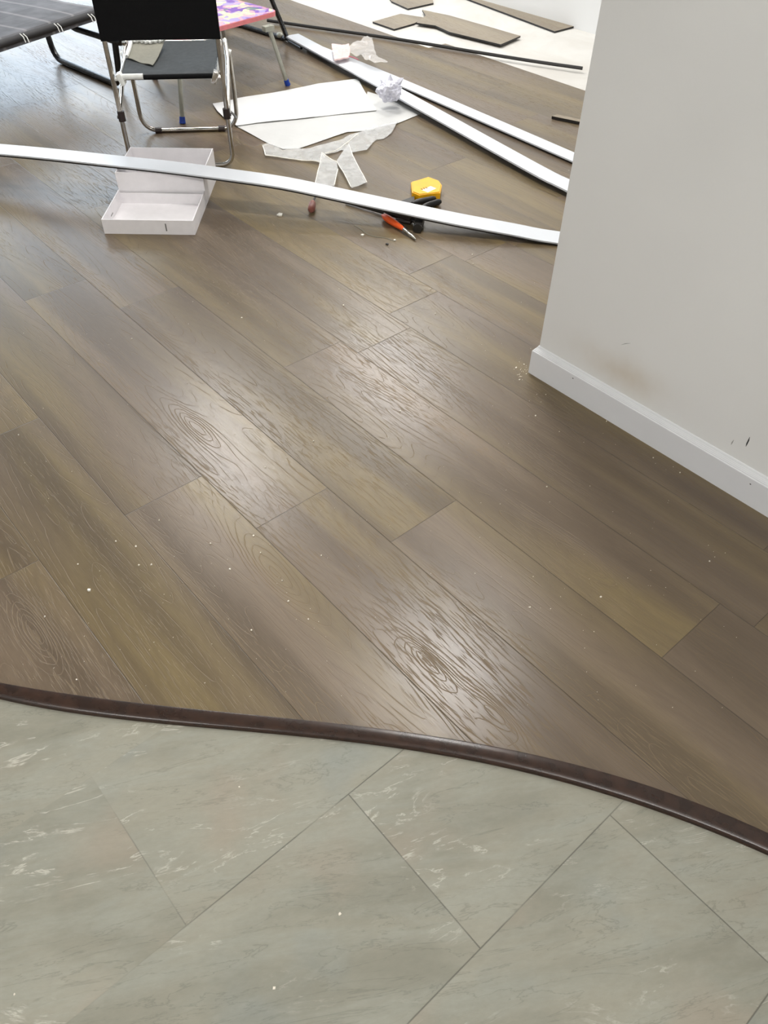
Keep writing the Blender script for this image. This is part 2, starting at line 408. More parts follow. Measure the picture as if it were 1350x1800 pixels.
while True:
    y0 = -.7515 + ni*PW; ni += 1
    if y0 > 2.2: break
    y1 = y0+PW
    key = next((k for k in KNOWN if abs(k-y0) < .01), None)
    rr = random.Random(ni*13+5)
    off = KNOWN[key] if key is not None else rr.random()*PL
    k0 = math.floor((-2.5-off)/PL)
    x = off+k0*PL
    while x < 6.8:
        rs = random.Random(round(x*100)*7+ni*31); seed = (rs.random(), rs.random())
        a, b = max(x, -2.45), min(x+PL, 6.8)
        if b > a:
            if y1 <= yb: parts = []
            else:
                parts = [[(a, max(y0, yb)), (b, max(y0, yb)), (b, y1), (a, y1)]]
                if max(y0, yb) < ya:    # rows beyond ya only exist for x < xb
                    parts = []
                    if y1 > ya: parts.append([(a, ya), (b, ya), (b, y1), (a, y1)])
                    bb = min(b, xb)
                    if bb > a: parts.append([(a, max(y0, yb)), (bb, max(y0, yb)), (bb, min(y1, ya)), (a, min(y1, ya))])
            for q in parts:
                # subtract the tiled area: walk the sectors of the arc
                box_far = all(math.hypot(p[0]-CC.x, p[1]-CC.y) > 3.6 for p in q)
                if box_far: add_tile(bm, q, (x, y0), 0, seed, 0); continue
                for i in range(NA):
                    A, B = arcU[i], arcU[i+1]
                    s = clip(q, (CC.x, CC.y), (math.sin(TH[i]), -math.cos(TH[i])))
                    if len(s) < 3: continue
                    s = clip(s, (CC.x, CC.y), (-math.sin(TH[i+1]), math.cos(TH[i+1])))
                    if len(s) < 3: continue
                    d = B-A; nrm = (d.y, -d.x)
                    if nrm[0]*(A.x-CC.x)+nrm[1]*(A.y-CC.y) < 0: nrm = (-nrm[0], -nrm[1])
                    s = clip(s, (A.x, A.y), (-nrm[0], -nrm[1]))
                    add_tile(bm, s, (x, y0), 0, seed, 0)
        x += PL
bmesh.ops.remove_doubles(bm, verts=bm.verts, dist=.0004)
# thickness: open edges drop 8 mm
bd = [e for e in bm.edges if e.is_boundary]
r = bmesh.ops.extrude_edge_only(bm, edges=bd)
for v in [g for g in r['geom'] if isinstance(g, bmesh.types.BMVert)]: v.co.z = -.008
floor = obj('floor', bm, M_WOOD, kind='structure', label='brown wood laminate plank floor', recalc=False)

# slate tiles, half bond, on the near side of the arc
bm = bmesh.new(); uvp = bm.loops.layers.uv.new('plank'); uvs = bm.loops.layers.uv.new('seed')
arcL = [arc(rU, t, -.012) for t in TH]
for i in range(-10, 10):
    x0 = .153+i*.305
    for j in range(-8, 8):
        y0 = -.333+j*.61+(0 if i % 2 == 0 else -.305+.003)
        q = [(x0, y0), (x0+.305, y0), (x0+.305, y0+.61), (x0, y0+.61)]
        if x0 > 2.4 or y0 > 2.6 or x0 < -2.5: continue
        rs = random.Random(i*77+j*5); seed = (rs.random(), rs.random())
        q = clip(clip(q, (-2.45, 0), (-1, 0)), (0, 2.45), (0, 1))
        if len(q) < 3 or all(math.hypot(p[0]-CC.x, p[1]-CC.y) < 2.5 for p in q): add_tile(bm, q, (x0, y0), 1, seed, TZ); continue
        for k in range(NA):
            s = clip(q, (CC.x, CC.y), (math.sin(TH[k]), -math.cos(TH[k])))
            if len(s) < 3: continue
            s = clip(s, (CC.x, CC.y), (-math.sin(TH[k+1]), math.cos(TH[k+1])))
            if len(s) < 3: continue
            A, B = arcL[k], arcL[k+1]; d = B-A; nrm = (d.y, -d.x)
            if nrm[0]*(A.x-CC.x)+nrm[1]*(A.y-CC.y) < 0: nrm = (-nrm[0], -nrm[1])
            add_tile(bm, clip(s, (A.x, A.y), nrm), (x0, y0), 1, seed, TZ)
bmesh.ops.remove_doubles(bm, verts=bm.verts, dist=.0004)
obj('floor', bm, M_TILE, kind='structure', label='grey slate effect tile floor', recalc=False)

# subfloor with white underlay foam
bm = bmesh.new(); box(bm, (2.15, -.85, -.05), (9.4, 6.65, .08))
obj('floor', bm, M_FOAM, kind='structure', label='white underlay foam on the unfinished floor')

# dark reducer strip along the arc
bm = bmesh.new(); prof = []
tt = [t for t in TH]
rows = []
for t in tt:
    a = arc(rU, t, .0); b = arc(rL, t, 0)
    pts = [(0, -.012, 0), (0, .0022, 0), (.03, .0034, 0), (.10, .0038, 0), (.35, .0037, 0), (.62, .0030, 0), (.86, .0014, 0), (.93, .0002, 0), (.975, -.002, 0), (1.0, TZ+.0003, 0), (1.0, -.012, 0)]
    rows.append([bm.verts.new((a.x+(b.x-a.x)*s, a.y+(b.y-a.y)*s, z)) for s, z, _ in pts])
for i in range(len(rows)-1):
    for k in range(len(rows[0])-1): bm.faces.new((rows[i][k], rows[i][k+1], rows[i+1][k+1], rows[i+1][k]))
    bm.faces.new((rows[i][-1], rows[i][0], rows[i+1][0], rows[i+1][-1]))
bm.faces.new(rows[0]); bm.faces.new(rows[-1][::-1])
obj('trim_1', bm, M_STRIP, smooth=True, kind='structure', label='curved dark brown threshold strip between wood floor and tiles')

# ------------------------------------------------------------------ walls, ceiling
XL = onwall(948.5, 608, WY).x
YB = px(1050, 58).y
bm = bmesh.new(); box(bm, ((XL-2.45)/2, WY-.06, 1.345), (XL+2.45, .12, 2.71))
wall = obj('wall_right', bm, M_WALL, kind='structure', label='white painted partition wall ending in a corner')
bm = bmesh.new(); box(bm, (2.15, YB-.06, 1.345), (9.4, .12, 2.71)); obj('wall_back', bm, M_WALL, kind='structure')
bm = bmesh.new(); box(bm, (-2.51, -.85, 1.345), (.12, 6.6, 2.71)); obj('wall_left', bm, M_WALL, kind='structure')
bm = bmesh.new(); box(bm, (2.15, 2.51, 1.345), (9.4, .12, 2.71)); obj('wall_front', bm, M_WALL, kind='structure')
bm = bmesh.new(); x, y0, y1, z0, z1 = WIN
box(bm, (x+.06, (YB+y0)/2, 1.345), (.12, y0-YB, 2.71)); box(bm, (x+.06, (2.45+y1)/2, 1.345), (.12, 2.45-y1, 2.71))
box(bm, (x+.06, (y0+y1)/2, (z1+CEIL)/2), (.12, y1-y0, CEIL-z1)); box(bm, (x+.06, (y0+y1)/2, z0/2), (.12, y1-y0, z0))
obj('wall_far', bm, M_WALL, kind='structure')
bm = bmesh.new(); box(bm, (2.15, -.85, CEIL+.05), (9.4, 6.9, .1)); obj('ceiling', bm, M_CEIL, kind='structure')
bm = bmesh.new(); w = .05
box(bm, (x+.04, y0+w/2, (z0+z1)/2), (.06, w, z1-z0)); box(bm, (x+.04, y1-w/2, (z0+z1)/2), (.06, w, z1-z0)); box(bm, (x+.04, (y0+y1)/2, (z0+z1)/2), (.06, w, z1-z0))
box(bm, (x+.04, (y0+y1)/2, z0+w/2), (.058, y1-y0, w)); box(bm, (x+.04, (y0+y1)/2, z1-w/2), (.058, y1-y0, w))
wf = obj('window_1', bm, M_WHITEPLASTIC, kind='structure')
bm = bmesh.new(); box(bm, (x+.04, (y0+y1)/2, (z0+z1)/2), (.006, y1-y0-.05, z1-z0-.05)); obj('glass_pane', bm, M_GLASS, wf)
LAMP_AT = ['above the cardboard box side of the room', 'nearest the back wall', 'above the curved threshold strip, shortest of the lamps', 'above the tiled floor near the left wall', 'above the tiled floor farthest from the partition']
for ((lx, ly), (sx, sy), en), la in zip(LAMPS, LAMP_AT):
    root = empty('ceiling_lamp', (lx, ly, CEIL), 'rectangular white ceiling lamp '+la, 'ceiling lamp', 'ceiling lamps')
    bm = bmesh.new(); box(bm, (lx, ly, CEIL-.02), (sx+.04, sy+.04, .04), bev=.004); obj('housing', bm, M_LAMPBODY, root)
    bm = bmesh.new(); box(bm, (lx, ly, CEIL-.044), (sx, sy, .008)); obj('diffuser', bm, M_DIFFUSER, root)

# skirting on the partition with mitred return round the corner
prof = [(0, 0), (.0125, 0), (.0125, .069), (.0118, .0705), (.0105, .0712), (.0098, .0738), (.0088, .0742), (.0076, .0768), (.0066, .0772), (.0052, .0800), (.0044, .0804), (.0030, .0842), (.0018, .0860), (0, .0860)]
def sweep_skirt(path, prof):
    bm = bmesh.new(); rings = []
    for (p, d) in path: rings.append([bm.verts.new((p[0]+d[0]*a, p[1]+d[1]*a, z)) for a, z in prof])
    for i in range(len(rings)-1):
        for k in range(len(prof)): bm.faces.new((rings[i][k], rings[i][(k+1) % len(prof)], rings[i+1][(k+1) % len(prof)], rings[i+1][k]))
    bm.faces.new(rings[0]); bm.faces.new(rings[-1][::-1]); return bm
bs = obj('baseboard_right', sweep_skirt([((-2.45, WY), (0, 1)), ((XL, WY), (1, 1)), ((XL, WY-.12), (1, 0))], prof), M_SKIRT, kind='structure', label='white moulded skirting board')
for a, b in ((1007, 665), (1319, 851)):
    p = onwall(a, b, WY+.0127); bm = bmesh.new()
    bmesh.ops.create_uvsphere(bm, u_segments=10, v_segments=6, radius=.0017); bmesh.ops.scale(bm, vec=(1.2, .25, .8), verts=bm.verts)
    bmesh.ops.translate(bm, vec=p, verts=bm.verts); obj('nail_hole', bm, M_EDGE, bs, label='small dark nail hole')
def scuff(pts, w, m, lab):
    bm = bmesh.new(); P = [onwall(a, b, WY) for a, b in pts]; n = len(P)
    for i in range(n-1):
        r0 = w*math.sin(math.pi*(i+.15)/(n-.7)); r1 = w*math.sin(math.pi*(i+1.15)/(n-.7)) if i < n-2 else w*.1
        d = (P[i+1]-P[i]).normalized(); s = Vector((-d.z, 0, d.x))
        vs = [P[i]-s*r0, P[i]+s*r0, P[i+1]+s*r1, P[i+1]-s*r1]
        a = [bm.verts.new(v) for v in vs]; b = [bm.verts.new(v+Vector((0, .0004, 0))) for v in vs]
        bm.faces.new(b)
        for k in range(4): bm.faces.new((a[k], a[(k+1) % 4], b[(k+1) % 4], b[k]))
    obj('scuff_mark', bm, m, wall, label=lab)
M_SCUFF = simple('black_scuff', (.03, .03, .032), .7); M_SCUFF2 = simple('grey_scuff', (.36, .36, .35), .7)
scuff([(1318, 768), (1316, 774), (1313, 780), (1311, 785)], .0016, M_SCUFF, 'short black scuff')
scuff([(1290, 773), (1287, 778), (1285, 782)], .0014, M_SCUFF2, 'faint grey scuff')
scuff([(1092, 606), (1100, 604), (1109, 603)], .0008, M_SCUFF2, 'thin grey scuff line')

# ------------------------------------------------------------------ white skirting boards lying about
def board(name, path, width, th, label, kind='skirting board', m=None, edge=None, group=None):
    """path: centre line points of the top face"""
    P = [Vector(p) for p in path]; root = empty(name, (P[0].x, P[0].y, 0), label, kind, group)
    def rib(bm, z0, z1, w):
        rows = []
        for i, p in enumerate(P):
            d = (P[min(i+1, len(P)-1)]-P[max(i-1, 0)]); s = Vector((-d.y, d.x, 0)).normalized()*w/2
            rows.append([bm.verts.new(p+s+Vector((0, 0, z0))), bm.verts.new(p-s+Vector((0, 0, z0))), bm.verts.new(p-s+Vector((0, 0, z1))), bm.verts.new(p+s+Vector((0, 0, z1)))])
        for i in range(len(rows)-1):
            for k in range(4): bm.faces.new((rows[i][k], rows[i][(k+1) % 4], rows[i+1][(k+1) % 4], rows[i+1][k]))
        bm.faces.new(rows[0]); bm.faces.new(rows[-1][::-1])
    bm = bmesh.new(); rib(bm, -th*.45, 0, width); obj('face_board', bm, m or M_BOARD, root)
    bm = bmesh.new(); rib(bm, -th, -th*.45, width-.004); obj('under_shadow', bm, edge or M_EDGE, root, label='shadow under the board, painted as a black lower layer')  # black lower layer puts the thin shadow beneath the board into colour
    return root
def smooth_path(P, n=6):
    P = [Vector(p) for p in P]; out = []
    for i in range(len(P)-1):
        a = P[max(i-1, 0)]; b = P[i]; c = P[i+1]; d = P[min(i+2, len(P)-1)]
        for k in range(n):
            t = k/n; out.append(.5*((2*b)+(c-a)*t+(2*a-5*b+4*c-d)*t*t+(3*b-a-3*c+d)*t**3))
    out.append(P[-1]); return out
bp = [(1.20, -2.297, .011), (1.493, -2.077, .013), (1.616, -1.984, .025), (1.772, -1.866, .041), (1.929, -1.747, .062), (2.088, -1.626, .084), (2.249, -1.505, .105), (2.412, -1.382, .114), (2.579, -1.255, .1205), (2.75, -1.126, .1215), (2.923, -.995, .123), (3.102, -.859, .1215), (3.42, -.62, .112)]
bp = [(a, b, c if i < 7 else c) for i, (a, b, c) in enumerate(bp)]
board('skirting_board', smooth_path(bp, 4), .084, .011, 'long white skirting board lying across the open cardboard box', group=None)
pA = [px(513, 61, .035), px(680, 151, .033), px(930, 290, .028), px(1003, 327, .026)]; dA = (pA[-1]-pA[-2]).normalized(); pA.append(pA[-1]+dA*.5)
pB = [px(548, 80, .014), px(700, 142, .014), px(1007, 275, .014)]; dB = (pB[-1]-pB[-2]).normalized(); pB.append(pB[-1]+dB*.5)
board('skirting_board', smooth_path(pA, 4), .078, .014, 'white skirting board under the crumpled paper, nearer of the crossed pair')
board('skirting_board', smooth_path(pB, 4), .070, .012, 'white skirting board farther from the camera in the crossed pair')
# thin dark lath over the laminate edge
lp = [px(470, 36, .014), px(560, 49, .012), px(700, 69, .012), px(840, 92, .012), px(940, 108, .012), px(1024, 120, .012)]
bm = bmesh.new(); tube(bm, smooth_path(lp, 3), .008, 6); 
o = obj('dark_lath', bm, M_EDGE, label='long thin black lath lying along the edge of the laid wood floor', cat='lath'); center_origin(o)

# laminate offcuts
def offcut(pts, label, z=-.009, th=.009, tilt=0):
    P = [px(a, b, z+th) for a, b in pts]; bm = bmesh.new()
    prism(bm, [(p.x, p.y) for p in P], z+.0005, z+th)
    o = obj('laminate_offcut', bm, M_WOODPIECE, label=label, cat='wood offcut')
    o.data.materials.append(M_EDGE)
    for f in o.data.polygons:
        if abs(f.normal.z) < .5: f.material_index = 1
    return center_origin(o)
offcut([(676, -16), (688, 2), (717, 15), (762, 5), (758, -12), (720, -25)], 'small dark laminate offcut cut off by the top of the photo')
offcut([(655, 38), (693, 51), (728, 41), (748, 31), (704, 24)], 'small leaf-shaped laminate offcut at left of the longest notched offcut')
offcut([(742, 17), (790, 27), (860, 47), (915, 63), (880, 78), (790, 56), (766, 45), (732, 40), (748, 27)], 'long notched laminate offcut lying in the middle of the underlay', z=.0002)
offcut([(790, -14), (975, 55), (1013, 45), (880, -5), (800, -40)], 'long straight laminate offcut lying along the back wall')
offcut([(770, 94), (802, 73), (850, 90), (790, 96)], 'tiny triangular laminate sliver behind the black lath', z=.001)
offcut([(970, 204), (1024, 215), (1040, 214), (979, 201)], 'narrow dark laminate sliver half hidden behind the partition', z=.001, th=.012)
bpy.data.objects.remove([o for o in bpy.data.objects if o.get('label', '').startswith('tiny triangular')][0])

# ------------------------------------------------------------------ open white cardboard box
A = Vector((2.507, -.936, 0)); t = Vector((-.66335, -.74831, 0)); n = Vector((.74831, -.66335, 0)); L = .306
root = empty('cardboard_box', A+t*L/2+n*.23, 'open white cardboard box with its shallow lid folded toward the camera', 'box', rz=math.atan2(t.y, t.x))
def bx(a0, a1, b0, b1, z0, z1, bm, out=None):
    c = A+t*((a0+a1)/2)+n*((b0+b1)/2); rot = Matrix((t, n, Vector((0, 0, 1)))).transposed()
    return box(bm, (c.x, c.y, (z0+z1)/2), (a1-a0, b1-b0, z1-z0), rot)
T = .003
bm = bmesh.new(); bx(0, L, .235, .46, .0005, .0035, bm); bx(0, L, .457, .46, .0035, .108, bm); bx(0, T, .235, .457, .0035, .108, bm); bx(L-T, L, .235, .457, .0035, .108, bm)
bx(T, L-T, .238, .241, .0035, .1075, bm)
obj('base', bm, M_CARD, root)
bm = bmesh.new(); bx(0, L, 0, .233, .0005, .0035, bm); bx(0, L, 0, T, .0035, .05, bm); bx(0, T, T, .232, .0035, .05, bm); bx(L-T, L, T, .232, .0035, .05, bm); bx(T, L-T, .226, .229, .0035, .04, bm)
lid = obj('lid', bm, M_CARD, root)
bm = bmesh.new()
c = A+t*.212+n*(-.0003); box(bm, (c.x, c.y, .026), (.004, .0008, .026), Matrix((t, n, Vector((0, 0, 1)))).transposed())
obj('smudge', bm, M_STAPLE, lid, label='grey vertical smudge on the lid front')
bm = bmesh.new(); bx(.0030, .0036, .09, .115, .018, .021, bm); obj('slot', bm, M_STAPLE, lid, label='thin grey slot')

# ------------------------------------------------------------------ folding chair (local frame: x right, y away from the camera)
U = Vector((.576, .817, 0)); W = Vector((.817, -.576, 0))
ch = empty('folding_chair', U*.4575+W*3.30, 'black folding chair with chrome legs seen from behind', 'chair', rz=math.atan2(-.817, -.576))
HW = .1925; YR = -.19; YF = .184; R_ = .0085
bm = bmesh.new(); tube(bm, rounded([(-HW, YR+.01, .80), (-HW, YR, .46), (-HW, YR, R_), (HW, YR, R_), (HW, YR, .46), (HW, YR+.01, .80)], .05, 8), R_); obj('rear_frame', bm, M_CHROME, ch, True, smooth=True)
bm = bmesh.new(); tube(bm, rounded([(-HW, YF-.03, .345), (-HW, YF, .2), (-HW-.002, YF, R_), (HW+.006, YF, R_), (HW+.008, YF, .2), (HW+.008, YF-.03, .31)], .075, 8), R_); obj('front_frame', bm, M_CHROME, ch, True, smooth=True)
for s in (-1, 1):
    bm = bmesh.new(); tube(bm, rounded([(s*(HW-.004), YF-.01, .34), (s*(HW+.004), YF-.09, .30), (s*(HW+.004), YR+.018, .20), (s*(HW+.002), YR+.012, .17)], .05), .0085); obj('side_strut', bm, M_CHROME, ch, True, smooth=True)
    if s > 0: bm = bmesh.new(); tube(bm, [(s*(HW+.003), YR+.01, .205), (s*(HW+.004), YF-.16, .12), (s*(HW+.004), YF-.01, .055)], .0045, 8); obj('brace', bm, M_HAMMER, ch, True, smooth=True)
    bm = bmesh.new(); tube(bm, [(s*(HW-.002), YR, .178), (s*(HW-.002), YR, .212)], .013, 12); tube(bm, [(s*(HW-.012), YR+.004, .19), (s*(HW+.014), YR+.004, .19)], .006, 8); obj('clamp', bm, M_BROWN_CLIP, ch, True, smooth=True)
    bm = bmesh.new(); box(bm, (s*(HW-.028), YR+.006, .318), (.018, .035, .04), Matrix.Rotation(s*.35, 3, 'Y'), bev=.004); tube(bm, [(s*(HW-.004), YR, .318), (s*(HW-.04), YR+.004, .318)], .006, 8); obj('seat_bracket', bm, M_WHITEPLASTIC if s < 0 else M_CHROME, ch, True, smooth=True)
    bm = bmesh.new(); tube(bm, [(s*(HW+.022)-(.008 if s > 0 else -.004), YF-.035, .30), (s*(HW-.01), YF-.035, .31)], .012, 12); obj('hinge_cap', bm, M_WHITEPLASTIC, ch, True, smooth=True)
    bm = bmesh.new(); tube(bm, [(s*.117, YF, R_), (s*.143, YF, R_)], .0125, 12); obj('foot_clip', bm, M_BROWN_CLIP, ch, True, smooth=True)
# seat rails, sagging seat sheet, backrest
bm = bmesh.new(); tube(bm, [(-HW+.026, YR+.012, .318), (HW-.026, YR+.012, .318)], .0075); tube(bm, [(-HW+.02, YF-.02, .338), (HW-.02, YF-.02, .338)], .0075)
for s in (-1, 1): tube(bm, [(s*(HW-.022), YR+.012, .318), (s*(HW-.022), YF-.02, .338)], .0065)
obj('seat_frame', bm, M_CHROME, ch, True, smooth=True)
def seat_z(x, y): 
    f = (y-YR)/(YF-YR); g = 1-(x/(HW-.02))**2
    return .327+.02*f-.010*g*math.sin(math.pi*min(max(f, 0), 1))
def grid(bm, fx, nx, ny, th, close=True):
    V = [[bm.verts.new(fx(i/nx, j/ny)) for j in range(ny+1)] for i in range(nx+1)]
    W2 = [[bm.verts.new(Vector(fx(i/nx, j/ny))-Vector(th)) for j in range(ny+1)] for i in range(nx+1)]
    for i in range(nx):
        for j in range(ny):
            bm.faces.new((V[i][j], V[i+1][j], V[i+1][j+1], V[i][j+1])); bm.faces.new((W2[i][j], W2[i][j+1], W2[i+1][j+1], W2[i+1][j]))
    for i in range(nx):
        bm.faces.new((V[i][0], W2[i][0], W2[i+1][0], V[i+1][0])); bm.faces.new((V[i][ny], V[i+1][ny], W2[i+1][ny], W2[i][ny]))
    for j in range(ny):
        bm.faces.new((V[0][j], V[0][j+1], W2[0][j+1], W2[0][j])); bm.faces.new((V[nx][j], W2[nx][j], W2[nx][j+1], V[nx][j+1]))
bm = bmesh.new()
def fseat(a, b):
    y = YR+.004+(YF-YR-.02)*b; x = -HW+.03+(2*HW-.056)*a
    if b < .06 and a < .16: y += .004
    return (x, y, seat_z(x, y)+(-.006 if b < .02 else 0))
grid(bm, fseat, 16, 16, (0, 0, .003)); st = obj('seat', bm, M_SEAT, ch, True, smooth=True)
bm = bmesh.new(); tube(bm, [(-.085, YR+.004, .3215), (HW-.03, YR+.004, .3215)], .0085); obj('seat_hem', bm, M_FABRIC_BLACK, st, True, smooth=True)
bm = bmesh.new(); tube(bm, [(-HW+.03, YR+.002, .325), (-.086, YR+.002, .325)], .0095); obj('bare_rail_sleeve', bm, M_WHITEPLASTIC, st, True, smooth=True, label='white sleeve where the seat cover is torn away')
def flap(a, b):
    # four corners of the turned-over seat corner
    c00 = Vector((-.158, YF-.205, 0)); c10 = Vector((-.062, YF-.268, 0)); c01 = Vector((-.150, YF-.095, 0)); c11 = Vector((-.035, YF-.085, 0))
    p = (c00*(1-a)+c10*a)*(1-b)+(c01*(1-a)+c11*a)*b
    return (p.x, p.y, seat_z(p.x, p.y)+.004+.014*b*b+.002*math.sin(a*9))
bm = bmesh.new(); grid(bm, flap, 8, 8, (0, 0, .002)); fl = obj('torn_flap', bm, M_SEATLINE, st, True, smooth=True, label='turned-over torn corner showing the beige lining')
bm = bmesh.new()
fr = [flap(k/24, 1) for k in range(25)]; fr = [(x, y+.003*math.sin(k*2.3), z+.004+.003*math.sin(k*1.7)) for k, (x, y, z) in enumerate(fr)]
tube(bm, fr, [.0055+.002*math.sin(k*1.9) for k in range(25)], 8)
fr = [flap(0, k/10) for k in range(11)]; tube(bm, [(x-.003, y, z+.004) for x, y, z in fr], .006, 8)
obj('frayed_edge', bm, M_WHITEPLASTIC, fl, True, smooth=True)
bm = bmesh.new()
def fback(a, b):
    x = -HW-.010+(2*HW+.020)*a; return (x, YR-.010+.012*math.sin(math.pi*a)*(.6)+.004*b, .440+.34*b)
grid(bm, fback, 16, 12, (0, -.020, 0)); bk = obj('backrest', bm, M_FABRIC_BLACK, ch, True, smooth=True)

# ------------------------------------------------------------------ camp cot
d1 = Vector((.33, -.944, 0)).normalized(); d2 = Vector((.944, .33, 0)).normalized()
ZC = .285; c0 = px(168, 31, ZC-.034); c0.z = ZC; cEnd = c0+d1*.03; cStart = c0-d1*1.75; WD = .62
cot = empty('camping_cot', ((cEnd+cStart)/2+d2*WD/2).xy.to_3d(), 'low camping cot with grey checked cover beside the folding chair', 'cot')
bm = bmesh.new()
def fm(a, b):
    p = cStart+(cEnd-cStart)*a+d2*WD*b
    e = min(b, 1-b)*WD; z = ZC-.016*max(0, 1-e/.02)**2+.0
    return (p.x, p.y, z+.004*math.sin(a*23)*math.sin(b*5))
grid(bm, fm, 40, 44, (0, 0, .03))
def check_material():
    s = N('grey_check_cloth'); u = s.xyz(s.pos())
    a = s.math('ADD', s.math('MULTIPLY', u[0], d1.x), s.math('MULTIPLY', u[1], d1.y)); b = s.math('ADD', s.math('MULTIPLY', u[0], d2.x), s.math('MULTIPLY', u[1], d2.y))
    la = s.rng(s.math('ABSOLUTE', s.math('SUBTRACT', s.math('FRACT', s.math('MULTIPLY', a, 1/.135)), .5)), .01, .10, 1, 0, True)
    lb = s.rng(s.math('ABSOLUTE', s.math('SUBTRACT', s.math('FRACT', s.math('MULTIPLY', b, 1/.155)), .5)), .0, .05, 1, 0, True)
    nz = s.noise(s.pos(), 9, 3)
    c = s.mix(s.rng(nz, .35, .65), (.085, .085, .092), (.14, .14, .152)); c = s.mix(s.math('MULTIPLY', la, .5), c, (.30, .285, .29)); c = s.mix(s.math('MULTIPLY', lb, .2), c, (.03, .03, .033))
    s.set(Base_Color=c, Roughness=.8); s.bump(s.noise(s.pos(), 220, 2), .4, .0006); return s.m
mt = obj('cover', bm, check_material(), cot, smooth=True)
bm = bmesh.new(); tube(bm, [cStart+Vector((0, 0, -.018)), cEnd+Vector((0, 0, -.018))], .015); tube(bm, [cStart+d2*WD+Vector((0, 0, -.018)), cEnd+d2*WD+Vector((0, 0, -.018))], .015)
obj('side_rail', bm, simple('dark_grey_rail_sleeve', (.030, .029, .031), .7), cot, smooth=True)
k = 0
for a, b in ((44, 66), (104, 48), (163, 31), (-20, 86)):
    for dx in (-3, 3):
        q = px(a+dx, b, ZC-.004); bm = bmesh.new(); tube(bm, [q+d1*.004+Vector((0, 0, .010))+d2*.02, q+Vector((0, 0, .002))-d2*.001, q-Vector((0, 0, .016))-d2*.012-d1*.004], .0022, 6); obj('tie', bm, M_WHITEPLASTIC, cot, smooth=True)
l1 = px(100, 104, .014); l2 = px(212, 151, .014)
bm = bmesh.new(); tube(bm, rounded([l1+Vector((.06, -.0, .235)), l1+Vector((.02, 0, .0)), l2, l2+Vector((-.02, -.01, .20))], .07, 8), .014); obj('leg_frame', bm, M_BLACKTUBE, cot, smooth=True)
e1 = cEnd+d2*.62-d1*.03; m1 = px(128, 49, .20); m2 = px(216, 77, .20)
bm = bmesh.new(); tube(bm, rounded([m1+(m1-m2)*.25+Vector((0, 0, .06)), m1, m2, m2+Vector((0, -.01, .07))], .03), .013); obj('end_rail', bm, M_BLACKTUBE, cot, smooth=True)

# ------------------------------------------------------------------ small picture table
ZT = .28
tc = px(490, 27, ZT-.018); nb = px(380, 57, ZT-.018); e = (nb-tc); e.z = 0; e.normalize(); e = Vector((-.10, .995, 0)).normalized() if False else e
q = Vector((-e.y, e.x, 0)); q = -q if q.x < 0 else q
tbl = empty('folding_table', (tc+e*.34+q*.22).xy.to_3d(), 'small low folding table with colourful printed top and pink edge', 'table')
def table_poly(inset=0):
    LX, LY = .56, .36; r = .035; P = []
    for cx, cy, a0 in ((r, r, 180), (LX-r, r, 270), (LX-r, LY-r, 0), (r, LY-r, 90)):
        for k in range(7):
            a = math.radians(a0+k*15); P.append((cx+(r-inset)*math.cos(a), cy+(r-inset)*math.sin(a)))
    return [(tc.x+e.x*a+q.x*b, tc.y+e.y*a+q.y*b) for a, b in P]
def print_material():
    s = N('printed_table_top'); P = s.pos()
    n1 = s.noise(P, 9, 2, .5, .8); n2 = s.noise(s.vec(*[s.math('ADD', k, 4.0) for k in s.xyz(P)]), 13, 2, .5, .8); n3 = s.noise(s.vec(*[s.math('ADD', k, 9.0) for k in s.xyz(P)]), 17, 2, .5, 1)
    c = s.mix(s.rng(n1, .47, .53, 0, 1, True), srgb(128, 92, 176), srgb(170, 156, 205))
    c = s.mix(s.rng(n2, .50, .56, 0, 1, True), c, srgb(232, 226, 178)); c = s.mix(s.rng(n3, .56, .62, 0, 1, True), c, srgb(226, 170, 180))
    c = s.mix(s.rng(n2, .66, .7, 0, 1, True), c, srgb(236, 236, 230)); c = s.mix(s.rng(n1, .34, .30, 0, .8, True), c, srgb(96, 130, 118))
    s.set(Base_Color=c, Roughness=.3); return s.m
bm = bmesh.new(); prism(bm, table_poly(), ZT-.018, ZT-.0005); tt_ = obj('tabletop', bm, M_PINK, tbl, label='pink edged table board')
bm = bmesh.new(); prism(bm, table_poly(.004), ZT-.0006, ZT+.0006); obj('printed_surface', bm, print_material(), tt_, label='colourful purple, cream and pink abstract print')
def leg(bt, tp):
    bt = Vector(bt); tp = Vector(tp); d = (tp-bt); bm = bmesh.new()
    tube(bm, [bt+d*.06, bt+d*.8, tp], .0095); lg = obj('leg', bm, M_GREYTUBE, tbl, smooth=True)
    bm = bmesh.new(); tube(bm, [bt+Vector((0, 0, .001)), bt+d*.04, bt+d*.10], [.0135, .0125, .0115]); obj('foot_cap', bm, M_BLUE, lg, smooth=True, label='blue rubber foot cap')
    bm = bmesh.new(); box(bm, tuple(tp+Vector((0, 0, -.012))), (.03, .05, .022), bev=.004); obj('leg_bracket', bm, M_GREYTUBE, lg, smooth=True)
leg(px(506, 150), px(471, 44, ZT-.02)); leg(px(321, 217), px(315, 128, .19)+Vector((.02, -.02, .07)))
f1 = tc+e*.42+q*.34; f2 = tc+e*.07+q*.34
leg((f1.x+.10, f1.y+.02, 0), (f1.x, f1.y, ZT-.02)); leg((f2.x+.02, f2.y-.03, 0), (f2.x, f2.y, ZT-.02))

